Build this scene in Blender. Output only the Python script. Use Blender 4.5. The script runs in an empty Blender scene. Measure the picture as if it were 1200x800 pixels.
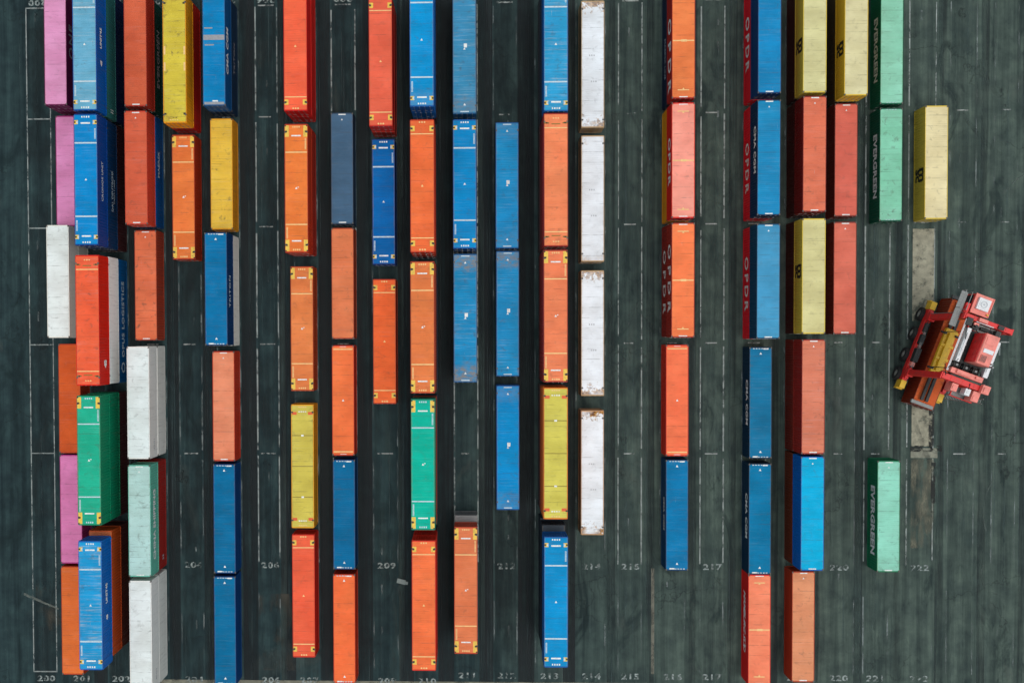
import bpy, math, random
from mathutils import Matrix, Vector
random.seed(7)
S = bpy.context.scene
COL = S.collection
R = math.radians

# ------------------------------------------------------------------ helpers
def lin(c):
    return tuple(((v/255)/12.92 if v/255 <= .04045 else ((v/255+.055)/1.055)**2.4) for v in c)

class MB:
    """collects boxes, cylinders and loose faces; becomes ONE mesh"""
    def __init__(s): s.v = []; s.f = []; s.mi = []; s.cur = 0
    def box(s, x0, y0, z0, x1, y1, z1, m=None):
        b = len(s.v)
        pts = [Vector(p) for p in ((x0,y0,z0),(x1,y0,z0),(x1,y1,z0),(x0,y1,z0),(x0,y0,z1),(x1,y0,z1),(x1,y1,z1),(x0,y1,z1))]
        if m is not None: pts = [m @ p for p in pts]
        s.v += [tuple(p) for p in pts]
        for q in ((0,3,2,1),(4,5,6,7),(0,1,5,4),(1,2,6,5),(2,3,7,6),(3,0,4,7)):
            s.f.append(tuple(b+i for i in q)); s.mi.append(s.cur)
    def cbox(s, cx, cy, cz, sx, sy, sz, m=None):
        s.box(cx-sx/2, cy-sy/2, cz-sz/2, cx+sx/2, cy+sy/2, cz+sz/2, m)
    def bar(s, a, b, w, h=None):
        a = Vector(a); b = Vector(b); d = b-a; h = h or w
        q = d.to_track_quat('Y', 'Z').to_matrix().to_4x4()
        s.box(-w/2, 0, -h/2, w/2, d.length, h/2, Matrix.Translation(a) @ q)
    def cyl(s, a, b, r, n=16, r2=None):
        a = Vector(a); b = Vector(b); q = (b-a).to_track_quat('Z', 'Y').to_matrix()
        r2 = r if r2 is None else r2; k = len(s.v)
        for i in range(n):
            t = 2*math.pi*i/n; o = q @ Vector((math.cos(t), math.sin(t), 0))
            s.v.append(tuple(a+o*r)); s.v.append(tuple(b+o*r2))
        for i in range(n):
            j = (i+1) % n
            s.f.append((k+2*i, k+2*j, k+2*j+1, k+2*i+1)); s.mi.append(s.cur)
        s.f.append(tuple(k+2*i for i in reversed(range(n)))); s.mi.append(s.cur)
        s.f.append(tuple(k+2*i+1 for i in range(n))); s.mi.append(s.cur)
    def ring(s, c, axis, ro, ri, w, n=24):
        """tyre-like ring round an axis, with rounded shoulders"""
        q = Vector(axis).to_track_quat('Z', 'Y').to_matrix(); c = Vector(c)
        prof = [(ri,-w/2),(ro*.9,-w/2),(ro,-w*.34),(ro,w*.34),(ro*.9,w/2),(ri,w/2)]
        k = len(s.v); m = len(prof)
        for i in range(n):
            t = 2*math.pi*i/n
            for r, z in prof: s.v.append(tuple(c + q @ Vector((r*math.cos(t), r*math.sin(t), z))))
        for i in range(n):
            for j in range(m):
                a = k+i*m+j; b = k+i*m+(j+1) % m; cc = k+((i+1) % n)*m+(j+1) % m; d = k+((i+1) % n)*m+j
                s.f.append((a, d, cc, b)); s.mi.append(s.cur)
    def quad(s, p):
        k = len(s.v); s.v += [tuple(q) for q in p]; s.f.append(tuple(range(k, k+len(p)))); s.mi.append(s.cur)
    def mesh(s, name, mats=()):
        me = bpy.data.meshes.new(name); me.from_pydata(s.v, [], s.f)
        for m in mats: me.materials.append(m)
        if len(mats) > 1: me.polygons.foreach_set('material_index', s.mi)
        me.update(); return me

def obj(name, me, parent=None, mat=None, loc=(0,0,0), rz=0, bevel=0):
    o = bpy.data.objects.new(name, me); COL.objects.link(o)
    o.location = loc; o.rotation_euler[2] = rz
    if parent: o.parent = parent
    if mat:
        if not me.materials: me.materials.append(mat)
        if me.materials[0] != mat:
            o.material_slots[0].link = 'OBJECT'; o.material_slots[0].material = mat
    if bevel:
        b = o.modifiers.new('bevel', 'BEVEL'); b.width = bevel; b.segments = 2; b.limit_method = 'ANGLE'
    return o
def empty(name, loc, rz=0, label=None, cat=None, group=None):
    o = bpy.data.objects.new(name, None); COL.objects.link(o); o.location = loc; o.rotation_euler[2] = rz
    o.empty_display_size = .5
    if label: o['label'] = label
    if cat: o['category'] = cat
    if group: o['group'] = group
    return o
def struct(o): o['kind'] = 'structure'; return o

# ------------------------------------------------------------------ node helpers
class NT:
    def __init__(s, tree): s.t = tree
    def n(s, typ, **k):
        x = s.t.nodes.new(typ)
        for a, b in k.items(): setattr(x, a, b)
        return x
    def l(s, a, b): s.t.links.new(a, b)
    def inp(s, node, key, v):
        if isinstance(v, bpy.types.NodeSocket): s.l(v, node.inputs[key])
        else: node.inputs[key].default_value = v
    def math(s, op, a, b=None, c=None, clamp=False):
        x = s.n('ShaderNodeMath', operation=op); x.use_clamp = clamp
        s.inp(x, 0, a)
        if b is not None: s.inp(x, 1, b)
        if c is not None: s.inp(x, 2, c)
        return x.outputs[0]
    def mix(s, fac, a, b, mode='MIX'):
        x = s.n('ShaderNodeMix', data_type='RGBA', blend_type=mode)
        s.inp(x, 0, fac)
        s.inp(x, 6, a if isinstance(a, bpy.types.NodeSocket) else (*a[:3], 1))
        s.inp(x, 7, b if isinstance(b, bpy.types.NodeSocket) else (*b[:3], 1))
        return x.outputs[2]
    def scale(s, vec, sc):
        x = s.n('ShaderNodeVectorMath', operation='MULTIPLY'); s.l(vec, x.inputs[0]); x.inputs[1].default_value = sc
        return x.outputs[0]
    def noise(s, vec, scale=1, detail=4, rough=.55, dist=0):
        x = s.n('ShaderNodeTexNoise'); s.l(vec, x.inputs['Vector'])
        x.inputs['Scale'].default_value = scale; x.inputs['Detail'].default_value = detail
        x.inputs['Roughness'].default_value = rough; x.inputs['Distortion'].default_value = dist
        return x.outputs['Fac']
    def ramp(s, v, a, b, lo=0., hi=1.):
        x = s.n('ShaderNodeMapRange'); x.clamp = True; s.inp(x, 0, v)
        x.inputs[1].default_value = a; x.inputs[2].default_value = b; s.inp(x, 3, lo); s.inp(x, 4, hi)
        return x.outputs[0]

def group_tree(name, ins):
    g = bpy.data.node_groups.new(name, 'ShaderNodeTree')
    for nm, typ, dv in ins:
        k = g.interface.new_socket(nm, in_out='INPUT', socket_type=typ); k.default_value = dv
    g.interface.new_socket('Shader', in_out='OUTPUT', socket_type='NodeSocketShader')
    t = NT(g); gi = t.n('NodeGroupInput'); go = t.n('NodeGroupOutput')
    return g, t, gi, go

F = 'NodeSocketFloat'; C4 = 'NodeSocketColor'
# container roof paint: chalking, drag marks from neighbours being landed on it, puddle stains, rust
ROOF, t, gi, go = group_tree('roof_paint', [('Color', C4, (1,1,1,1)), ('Wear', F, .2), ('Stain', F, .3), ('RustEnds', F, 0), ('GreyEnds', F, 0), ('HalfLen', F, 6.1)])
geo = t.n('ShaderNodeNewGeometry'); P = geo.outputs['Position']
oc = t.n('ShaderNodeTexCoord').outputs['Object']
sep = t.n('ShaderNodeSeparateXYZ'); t.l(oc, sep.inputs[0])
ay = t.math('ABSOLUTE', sep.outputs['Y']); ax = t.math('ABSOLUTE', sep.outputs['X'])
fromend = t.math('SUBTRACT', gi.outputs['HalfLen'], ay)
cloud = t.noise(P, .42, 3)
col = t.mix(t.ramp(cloud, .3, .7, 0, .22), gi.outputs['Color'], (1,1,1), 'SOFT_LIGHT')
dust = t.noise(t.scale(P, (.9,.5,1)), 1.3, 6, .65)
col = t.mix(t.math('MULTIPLY', t.ramp(dust, .42, .75), .26), col, t.mix(.05, col, (.62,.58,.52)))
streak = t.noise(t.scale(P, (.22,5.5,1)), 1.0, 5, .7)
col = t.mix(t.math('MULTIPLY', t.math('MULTIPLY', t.ramp(streak, .5, .68), t.ramp(t.noise(P, .55, 4, .6), .40, .62, .12, 1)), gi.outputs['Wear']), col, (.50,.56,.58))
streak2 = t.noise(t.scale(P, (.3,9,1)), 1.0, 3, .6)
col = t.mix(t.math('MULTIPLY', t.ramp(streak2, .64, .72), t.math('MULTIPLY', gi.outputs['Stain'], .8)), col, (.05,.045,.04), 'MIX')
blot = t.noise(P, 1.5, 5, .6, .4)
col = t.mix(t.math('MULTIPLY', t.ramp(blot, .58, .72), t.math('MULTIPLY', gi.outputs['Stain'], .8)), col, (.09,.075,.06))
pf = t.noise(t.scale(P, (.35,.6,1)), .8, 3, .6)
col = t.mix(t.ramp(pf, .34, .66), t.mix(1, col, (.86,.85,.84), 'MULTIPLY'), t.mix(1, col, (1.07,1.08,1.09), 'MULTIPLY'))
fr = t.math('FRACT', t.math('DIVIDE', sep.outputs['Y'], 1.13))
seam = t.math('MULTIPLY', t.ramp(t.math('ABSOLUTE', t.math('SUBTRACT', fr, .5)), .05, .02), t.ramp(t.noise(P, .9, 4, .6), .44, .62, 0, .34))
col = t.mix(seam, col, (.07,.06,.05))
scr = t.noise(t.scale(P, (5.,.8,1)), 1.0, 4, .7)
col = t.mix(t.math('MULTIPLY', t.ramp(scr, .68, .76), t.math('ADD', .12, t.math('MULTIPLY', gi.outputs['Wear'], .6))), col, (.55,.55,.53))
spot = t.noise(P, 3.6, 3, .6)
col = t.mix(t.math('MULTIPLY', t.ramp(spot, .70, .76), gi.outputs['Stain']), col, (.06,.035,.022))
# grazed edge line and rusty ends
edge = t.ramp(t.math('ADD', ax, t.math('MULTIPLY', t.noise(P, 2.2, 5), .22)), 1.20, 1.32)
col = t.mix(t.math('MULTIPLY', edge, .5), col, (.26,.16,.07))
nz = t.noise(P, 2.6, 6, .7)
er = t.math('ADD', fromend, t.math('MULTIPLY', t.math('SUBTRACT', nz, .5), 5.5))
rust = t.math('MULTIPLY', t.math('MULTIPLY', t.ramp(er, .85, .5), t.ramp(t.noise(P, .33, 2), .38, .55, .15, 1)), gi.outputs['RustEnds'])
rc = t.mix(t.ramp(t.noise(P, 3.5, 4), .38, .62), (.12,.04,.012), (.58,.30,.07))
col = t.mix(rust, col, rc)
eg = t.math('ADD', fromend, t.math('MULTIPLY', t.math('SUBTRACT', t.noise(P, 1.3, 5), .5), 1.6))
gc = t.mix(t.noise(t.scale(P, (.4,3,1)), 1.5, 4), (.10,.15,.19), (.34,.28,.23))
only = t.math('GREATER_THAN', gi.outputs['GreyEnds'], 1.0)
gv = t.math('SUBTRACT', gi.outputs['GreyEnds'], only)
gv = t.math('MULTIPLY', gv, t.math('SUBTRACT', 1.0, t.math('MULTIPLY', only, t.math('LESS_THAN', sep.outputs['Y'], 0.0))))
gm_ = t.math('MULTIPLY', t.ramp(eg, 2.1, 1.3), t.math('MULTIPLY', gv, t.ramp(t.noise(t.scale(P, (1,2,1)), 1.6, 7, .75), .40, .56, .1, 1)))
col = t.mix(gm_, col, gc)
b = t.n('ShaderNodeBsdfPrincipled'); t.l(col, b.inputs['Base Color'])
t.l(t.ramp(dust, .3, .7, .5, .75), b.inputs['Roughness']); b.inputs['Specular IOR Level'].default_value = .08
bp = t.n('ShaderNodeBump'); bp.inputs['Strength'].default_value = .25; bp.inputs['Distance'].default_value = .02
t.l(t.noise(P, 2.2, 4), bp.inputs['Height']); t.l(bp.outputs[0], b.inputs['Normal'])
t.l(b.outputs[0], go.inputs[0])

# container side paint: vertical rain streaks, dents, rust near the bottom rail
SIDE, t, gi, go = group_tree('side_paint', [('Color', C4, (1,1,1,1)), ('Stain', F, .3)])
geo = t.n('ShaderNodeNewGeometry'); P = geo.outputs['Position']
oc = t.n('ShaderNodeTexCoord').outputs['Object']; sep = t.n('ShaderNodeSeparateXYZ'); t.l(oc, sep.inputs[0])
cloud = t.noise(P, .5, 4)
col = t.mix(t.ramp(cloud, .3, .7, 0, .2), gi.outputs['Color'], (1,1,1), 'SOFT_LIGHT')
dr = t.noise(t.scale(P, (4,4,.35)), 1.0, 5, .65)
col = t.mix(t.math('MULTIPLY', t.ramp(dr, .52, .72), t.math('MULTIPLY', gi.outputs['Stain'], .45)), col, (.10,.08,.065))
rs = t.math('MULTIPLY', t.ramp(t.noise(t.scale(P, (3,3,1)), 1.6, 6, .7), .60, .70), t.ramp(sep.outputs['Z'], 2.2, .1, .25, .9))
col = t.mix(t.math('MULTIPLY', rs, gi.outputs['Stain']), col, (.13,.05,.022))
b = t.n('ShaderNodeBsdfPrincipled'); t.l(col, b.inputs['Base Color']); b.inputs['Roughness'].default_value = .5
b.inputs['Specular IOR Level'].default_value = .2
t.l(b.outputs[0], go.inputs[0])

_mc = {}
def gmat(grp, name, **k):
    key = (grp.name, tuple(sorted((a, str(v)) for a, v in k.items())))
    if key in _mc: return _mc[key]
    m = bpy.data.materials.new(name); m.use_nodes = True; nt = m.node_tree; nt.nodes.clear()
    g = nt.nodes.new('ShaderNodeGroup'); g.node_tree = grp; o = nt.nodes.new('ShaderNodeOutputMaterial')
    for a, v in k.items(): g.inputs[a].default_value = v
    nt.links.new(g.outputs[0], o.inputs[0]); _mc[key] = m
    return m
def plain(name, rgb, rough=.55, metal=0, vary=.25, scale=3.0):
    m = bpy.data.materials.new(name); m.use_nodes = True; t = NT(m.node_tree); b = m.node_tree.nodes['Principled BSDF']
    P = t.n('ShaderNodeNewGeometry').outputs['Position']
    n = t.noise(P, scale, 5, .65)
    c = lin(rgb)
    c2 = t.mix(t.ramp(n, .45, .78, 0, vary), c, (.10,.08,.06))
    t.l(c2, b.inputs['Base Color']); b.inputs['Roughness'].default_value = rough; b.inputs['Metallic'].default_value = metal
    return m
def worn(name, rgb, lo, hi, scale=2.0, stretch=(1,1,1), op=1., rough=.8):
    """paint or dirt lying on a surface, worn through in patches"""
    m = bpy.data.materials.new(name); m.use_nodes = True; t = NT(m.node_tree); b = m.node_tree.nodes['Principled BSDF']
    out = m.node_tree.nodes['Material Output']
    P = t.n('ShaderNodeNewGeometry').outputs['Position']
    n = t.noise(t.scale(P, stretch), scale, 7, .68)
    n2 = t.noise(P, .13, 2)
    n = t.math('ADD', n, t.math('MULTIPLY', t.math('SUBTRACT', n2, .5), .35))
    c0 = lin(rgb); t.l(t.mix(t.ramp(t.noise(P, 1.1, 6, .65), .35, .68), tuple(v*.62 for v in c0), tuple(min(1, v*1.18) for v in c0)), b.inputs['Base Color']); b.inputs['Roughness'].default_value = rough
    tr = t.n('ShaderNodeBsdfTransparent'); mx = t.n('ShaderNodeMixShader')
    t.l(t.math('MULTIPLY', t.ramp(n, lo, hi), op), mx.inputs[0]); t.l(tr.outputs[0], mx.inputs[1]); t.l(b.outputs[0], mx.inputs[2])
    t.l(mx.outputs[0], out.inputs[0])
    return m

# ------------------------------------------------------------------ container meshes (shared)
W40, W45 = 2.44, 2.50
DIM = {40: (2.44, 12.19, 2.78), 45: (2.50, 13.72, 2.90)}
GEO = {}
for ty, (w, L, h) in DIM.items():
    g = {}
    hw, hl = w/2, L/2
    # corrugated side wall (trapezoid waves along the length)
    mb = MB(); y = -hl+.10; pts = []; pitch = (L-.2)/44
    for i in range(44):
        for dy, dx in ((0,0),(.28,0),(.5,.036),(.78,.036)): pts.append((hw-.012-dx, y+dy*pitch))
        y += pitch
    pts.append((hw-.012, hl-.10))
    for (xa, ya), (xb, yb) in zip(pts, pts[1:]): mb.quad(((xa,ya,.15),(xb,yb,.15),(xb,yb,h-.07),(xa,ya,h-.07)))
    g['side'] = mb.mesh('side_panel')
    mb = MB(); x = hw-.012; n = 12
    for i in range(n):
        ya = -hl+.10+(L-.2)*i/n; yb = -hl+.10+(L-.2)*(i+1)/n
        mb.quad(((x,ya,.15),(x,yb-.02,.15),(x,yb-.02,h-.07),(x,ya,h-.07))); mb.quad(((x,yb-.02,.15),(x-.008,yb-.01,.15),(x-.008,yb-.01,h-.07),(x,yb-.02,h-.07))); mb.quad(((x-.008,yb-.01,.15),(x,yb,.15),(x,yb,h-.07),(x-.008,yb-.01,h-.07)))
    g['flat_side'] = mb.mesh('side_panel')
    # corrugated roof (crimps across the width)
    mb = MB(); n = 56; pitch = (L-.36)/n; y = -hl+.18; zt = h-.012; pts = [(-hl+.12, zt), (-hl+.18, zt)]
    for i in range(n):
        pts += [(y+.12*pitch, zt-.007), (y+.42*pitch, zt-.007), (y+.56*pitch, zt), (y+pitch, zt)]
        y += pitch
    pts.append((hl-.12, zt))
    for (ya, za), (yb, zb) in zip(pts, pts[1:]): mb.quad(((-hw+.05,ya,za),(hw-.05,ya,za),(hw-.05,yb,zb),(-hw+.05,yb,zb)))
    g['roof'] = mb.mesh('roof_panel')
    # corrugated front wall
    mb = MB(); pts = []; x = -hw+.09; pitch = (w-.18)/9
    for i in range(9):
        for dx, dy in ((0,0),(.3,0),(.5,.04),(.8,.04)): pts.append((x+dx*pitch, hl-.03-dy))
        x += pitch
    pts.append((hw-.09, hl-.03))
    for (xa, ya), (xb, yb) in zip(pts, pts[1:]): mb.quad(((xb,yb,.15),(xa,ya,.15),(xa,ya,h-.1),(xb,yb,h-.1)))
    g['front'] = mb.mesh('end_panel')
    # frame: posts, rails, headers, floor
    mb = MB(); pp = .0
    for sx in (-1,1):
        for sy in (-1,1):
            mb.cbox(sx*(hw-.05), sy*(hl-.06), h/2, .10, .12, h-.24)
            if ty == 45: mb.cbox(sx*(hw-.035), sy*6.0, h/2, .066, .16, h-.24)
        mb.cbox(sx*(hw-.03), 0, h-.045, .06, L-.24, .07)
        mb.cbox(sx*(hw-.03), 0, .08, .06, L-.24, .14)
    for sy in (-1,1):
        mb.cbox(0, sy*(hl-.06), h-.06, w-.2, .12, .12); mb.cbox(0, sy*(hl-.06), .08, w-.2, .12, .14)
    mb.cbox(0, 0, .10, w-.14, L-.26, .05)
    g['frame'] = mb.mesh('frame')
    # one door leaf with its hinges and ribs
    mb = MB(); dw = hw-.11
    mb.cbox(dw/2+.005, 0, h/2, dw-.02, .05, h-.30)
    for k in range(3): mb.cbox(dw/2+.005, -.03, .45+k*(h-.9)/2, dw-.12, .012, .28)
    for k in range(4): mb.cbox(dw-.02, -.035, .4+k*(h-.8)/3, .12, .03, .09)
    g['door'] = mb.mesh('door')
    mb = MB(); mb.cyl((0,-.06,.12),(0,-.06,h-.14),.017,8); mb.cbox(0,-.06,.16,.07,.05,.06); mb.cbox(0,-.06,h-.2,.07,.05,.06); mb.cbox(.12,-.075,1.1,.30,.02,.05)
    g['rod'] = mb.mesh('locking_bar')
    # corner casting with an oval hole modelled as a dark recessed pocket
    mb = MB(); mb.cbox(0,0,0,.162,.178,.118); g['casting'] = mb.mesh('corner_casting')
    GEO[ty] = g
steel_c = plain('casting_steel', (96,90,84), .6, .2, .5)
rod_m = plain('galvanised_steel', (150,152,150), .45, .6)

WHITE = plain('white_marking', (238,239,234), .6, 0,.55, 5)
YELL = plain('yellow_marking', (238,196,72), .6, 0, .55, 4)
CREAM = plain('cream_line', (245,200,130), .6, 0, .3, 4)
PALEB = plain('pale_grey_marking', (196,214,222), .6, 0, .4, 5)
ORNG = plain('orange_marking', (226,92,34), .6, 0, .3, 4)
DARKM = plain('black_marking', (22,22,22), .6, 0, .2, 4)
PALEG = plain('faint_grey_marking', (192,195,198), .6, 0, .3, 4)
GREYM = plain('grey_marking', (150,152,156), .6, 0, .3, 4)
BROWN = plain('seam_sealant', (132,112,40), .7, 0, .3, 4)
HOLE = plain('twistlock_hole', (52,46,36), .8, 0, .5, 5)

# ------------------------------------------------------------------ roof markings: thin painted plates per style
_st = {}
def style_marks(style, ty):
    key = (style, ty)
    if key in _st: return _st[key]
    w, L, h = DIM[ty]; hw, hl = w/2, L/2
    rnd = random.Random(len(style)*7+ty)
    out = []
    z0, z1 = h-.010, h-.002
    def plate(mb, x, y, sx, sy, dz=0.): mb.cbox(x, y, (z0+z1)/2+dz, sx, sy, z1-z0)
    def done(name, mat, mb): out.append((name, mb.mesh(name, [mat]), mat))
    def pl(name, mat, x, y, sx, sy, dz=0.):
        mb = MB(); plate(mb, x, y, sx, sy, dz); done(name, mat, mb)
    def word(mat, x, y, n, lw, hh, vertical=False, gap=.28, name='roof_lettering'):
        mb = MB()
        for i in range(n):
            o = (i-(n-1)/2)*lw
            ll = lw*(1-gap)*rnd.uniform(.7, 1)
            if vertical: plate(mb, x, y+o, hh, ll)
            else: plate(mb, x+o, y, ll, hh)
        done(name, mat, mb)
    def tri(mat, y, s=.24, x=0.):
        mb = MB(); k = (z0+z1)/2
        for z in (z0, z1): mb.v += [(x-s/2, y-s*.3, z), (x+s/2, y-s*.3, z), (x, y+s*.6, z)]
        mb.f += [(0,2,1),(3,4,5),(0,1,4,3),(1,2,5,4),(2,0,3,5)]; mb.mi += [0]*5
        done('roof_marking', mat, mb)
    for s in (1, -1):
        if style in ('b45', 'B45'):
            for x in (-1, 1):
                pl('hazard_patch', YELL, x*(hw-.26), s*(hl-.86), .40, .42)
                pl('hazard_patch', PALEB, x*(hw-.38), s*(hl-.86), .16, .26, .004)
                pl('twistlock_socket', HOLE, x*(hw-.13), s*(hl-.86), .16, .18, .008)
            pl('roof_marking', WHITE, 0, s*(hl-.95), 1.0, .16)
            word(WHITE, 0, s*(hl-.30), 4, .24, .17)
            pl('roof_marking', PALEB, 0, s*(hl-3.02), w-.16, .15)
            word(PALEB, s*(hw-.24), s*(hl-2.05), 9, .125, .17, True)
        elif style == 'o45':
            for x in (-1, 1):
                pl('hazard_patch', YELL, x*(hw-.27), s*(hl-.92), .42, .56)
                pl('twistlock_socket', HOLE, x*(hw-.17), s*(hl-.92), .22, .20, .004)
            pl('roof_marking', CREAM, 0, s*(hl-1.47), w-.14, .10)
            word(CREAM, 0, s*(hl-.26), 3, .26, .16)
        elif style in ('p45', 'g45'):
            for x in (-1, 1):
                pl('hazard_patch', YELL, x*(hw-.26), s*(hl-.75), .42, 1.22)
                pl('twistlock_socket', HOLE, x*(hw-.17), s*(hl-.80), .24, .20, .004)
                pl('twistlock_socket', HOLE, x*(hw-.10), s*(hl-.18), .16, .14, .004)
            pl('roof_marking', WHITE, 0, s*(hl-1.24), 1.02, .14)
            word(PALEB if style == 'g45' else CREAM, 0, s*(hl-.30), 4, .22, .17)
            pl('roof_marking', PALEB if style == 'g45' else CREAM, 0, s*(hl-3.0), w-.16, .12)
            word(PALEB if style == 'g45' else CREAM, s*(hw-.24), s*(hl-2.1), 10, .125, .17, True)
        elif style == 'y45':
            for x in (-1, 1):
                pl('hazard_patch', ORNG, x*(hw-.36), s*(hl-.98), .52, .32)
                pl('twistlock_socket', HOLE, x*(hw-.14), s*(hl-.86), .14, .18, .004)
            word(WHITE, 0, s*(hl-.80), 4, .24, .14); word(CREAM, 0, s*(hl-.28), 4, .24, .14)
            pl('roof_seam', BROWN, 0, s*3.42, w-.16, .07); pl('roof_marking', WHITE, 0, s*3.42, .28, .18, .004)
        elif style == 'Y45':
            for x in (-1, 1):
                pl('roof_marking', CREAM, x*(hw-.18), s*(hl-6.0), .18, .9)
                pl('twistlock_socket', HOLE, x*(hw-.20), s*(hl-.95), .26, .2)
            word(BROWN, 0, s*(hl-.55), 2, .3, .12); word(CREAM, .1*s, s*(hl-.3), 4, .25, .1)
        elif style == 'r45':
            for x in (-1, 1):
                pl('twistlock_socket', BROWN, x*(hw-.3), s*(hl-1.0), .5, .14); pl('twistlock_socket', HOLE, x*(hw-.3), s*(hl-.98), .16, .16, .004)
            pl('roof_marking', CREAM, 0, s*(hl-1.5), w-.16, .10); pl('roof_marking', BROWN, 0, s*(hl-1.1), .9, .1)
            word(CREAM, 0, s*(hl-.5), 3, .25, .12)
        elif style == 'w45':
            for x in (-1, 1): pl('twistlock_socket', HOLE, x*(hw-.13), s*(hl-.86), .16, .18)
            word(PALEG, -.1*s, s*(hl-5.0-.9*(s>0)), 3, .24, .17)
        elif style == 'v45':       # worn blue with bare ends
            pl('roof_marking', PALEB, 0, s*(hl-.22), .9, .12)
            tri(WHITE, s*(hl-.95), .26)
        elif style == 'g40':
            pl('roof_marking', WHITE, .02, s*(hl-.17), .80, .14)
            if s > 0: tri(WHITE, s*(hl-.75), .2)
        elif style == 'b40':
            word(PALEB, 0, s*(hl-.16), 6, .3, .12); pl('roof_marking', WHITE, .55*s, s*(hl-.2), .55, .13, .004)
            tri(WHITE, s*(hl-.72), .28)
        elif style == 'o40':
            pl('roof_marking', CREAM, 0, s*(hl-.9), 1.2, .10); pl('roof_marking', WHITE, 0, s*(hl-.14), .9, .15); tri(CREAM, s*(hl-1.0), .25)
        elif style == 'l40':
            pl('roof_marking', CREAM, 0, s*(hl-.42), w-.3, .13); pl('roof_marking', WHITE, 0, s*(hl-.12), .7, .1)
        elif style == 'c40':
            word(PALEB, 0, s*(hl-.14), 4, .3, .08)
    if style in ('b45','B45','p45','g45','o45','l40','v45'): tri(WHITE if style != 'o45' else CREAM, 0, .26)
    if style in ('p45','g45'): pl('roof_marking', WHITE, .2, .12, .12, .1)
    if style == 'v45': pl('roof_marking', WHITE, .1, .35, .34, .42)
    if style == 'y45': pl('roof_seam', BROWN, 0, 0, w-.16, .07)
    if style == 'o40': pl('roof_marking', CREAM, 0, 0, w-.2, .12); pl('roof_marking', CREAM, .05, 0, .6, .24, .004)
    if style == 's40': pl('roof_marking', GREYM, 0, 1.2, w-.16, .55); pl('roof_marking', GREYM, -.6, 2.2, .9, .14); pl('roof_marking', GREYM, -.5, .4, 1.0, .14); pl('roof_marking', WHITE, .1, -hl+.5, .6, .14); pl('roof_marking', GREYM, 0, -hl+.25, w-.3, .3)
    _st[key] = out
    return out

_tx = {}
def text_mesh(txt, size, bold=.0, spacing=1., shear=0., align='CENTER'):
    key = (txt, size, bold, spacing, shear)
    if key in _tx: return _tx[key]
    cu = bpy.data.curves.new('lettering', 'FONT'); cu.body = txt; cu.size = size; cu.offset = bold; cu.space_character = spacing
    cu.shear = shear; cu.align_x = align; cu.align_y = 'CENTER'; cu.resolution_u = 2; cu.extrude = .002; cu.space_line = .8
    o = bpy.data.objects.new('lettering', cu); COL.objects.link(o)
    dg = bpy.context.evaluated_depsgraph_get()
    me = bpy.data.meshes.new_from_object(o.evaluated_get(dg)); bpy.data.objects.remove(o); bpy.data.curves.remove(cu)
    me.materials.clear(); _tx[key] = me
    return me
MLEFT = Matrix(((0,0,-1),(-1,0,0),(0,1,0))).to_euler()    # text on the -X wall: reads towards -Y, up is +Z
MRIGHT = Matrix(((0,0,1),(1,0,0),(0,1,0))).to_euler()

def prop_prefix(name): return name
# ------------------------------------------------------------------ build one container
def container(ty, X, Y, Z, roof, side, style=None, label='', group='', wear=.15, stain=.5, rust=0., grey=0., rz=0., texts=()):
    w, L, h = DIM[ty]; g = GEO[ty]
    root = empty('shipping_container', (X, Y, Z), rz, label, 'container', group)
    sm = gmat(SIDE, 'painted_side', Color=(*lin(side), 1), Stain=stain)
    rm = gmat(ROOF, 'painted_roof', Color=(*lin(roof), 1), Wear=wear, Stain=stain, RustEnds=rust, GreyEnds=grey, HalfLen=L/2)
    obj('frame', g['frame'], root, sm)
    sd_ = g['flat_side' if min(side) > 170 else 'side']
    obj('side_panel', sd_, root, sm); obj('side_panel', sd_, root, sm, rz=math.pi)
    obj('end_panel', g['front'], root, sm)
    obj('roof_panel', g['roof'], root, rm)
    for s in (1, -1):
        d = bpy.data.objects.new('door', g['door']); COL.objects.link(d); d.parent = root
        d.location = (0, -L/2+.05, 0); d.scale = (s, 1, 1)
        if not g['door'].materials: g['door'].materials.append(sm)
        d.material_slots[0].link = 'OBJECT'; d.material_slots[0].material = sm
        for k in (.28, .82): obj('locking_bar', g['rod'], d, rod_m, (k, 0, 0))
    cy = 6.005
    for sx in (-1, 1):
        for sy in (-1, 1):
            for z in (.059, h-.059): obj('corner_casting', g['casting'], root, steel_c if style not in ('b45','B45','p45','g45') else steel_c, (sx*(w/2-.081), sy*cy, z))
    if style:
        for nm, me, m in style_marks(style, ty): obj(nm, me, root, m)
    for tx in texts:
        sgn, yy, zz, body, size, bold, spc, mat = tx[:8]
        me = text_mesh(body, size, bold, spc, tx[8] if len(tx) > 8 else 0)
        o = obj('lettering', me, root, mat, (sgn*(w/2-.006), yy, zz))
        o.rotation_euler = MLEFT if sgn < 0 else MRIGHT
    return root

TW = WHITE
def OPDR(y=.3, s=1.9, sp=1.3): return (-1, y, 1.35, 'OPDR', s, .04, sp, TW)
def CMA(sg=-1, y=0., m=None): return (sg, y, 1.75, 'CMA CGM', 1.05, .035, 1.05, m or TW)
EVG = (-1, 0, 1.45, 'EVERGREEN', 1.3, .045, 1.02, TW)
MSC = ((-1, .6, 2.0, 'm', 2.1, .06, 1., DARKM), (-1, .6, 1.05, 'sc', 1.75, .055, .95, DARKM))
UNIT = ((1, 1.0, 1.55, 'UNIT45', .66, .02, 1.0, TW), (1, -1.6, 1.45, '45', .6, .03, .9, TW))
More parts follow.
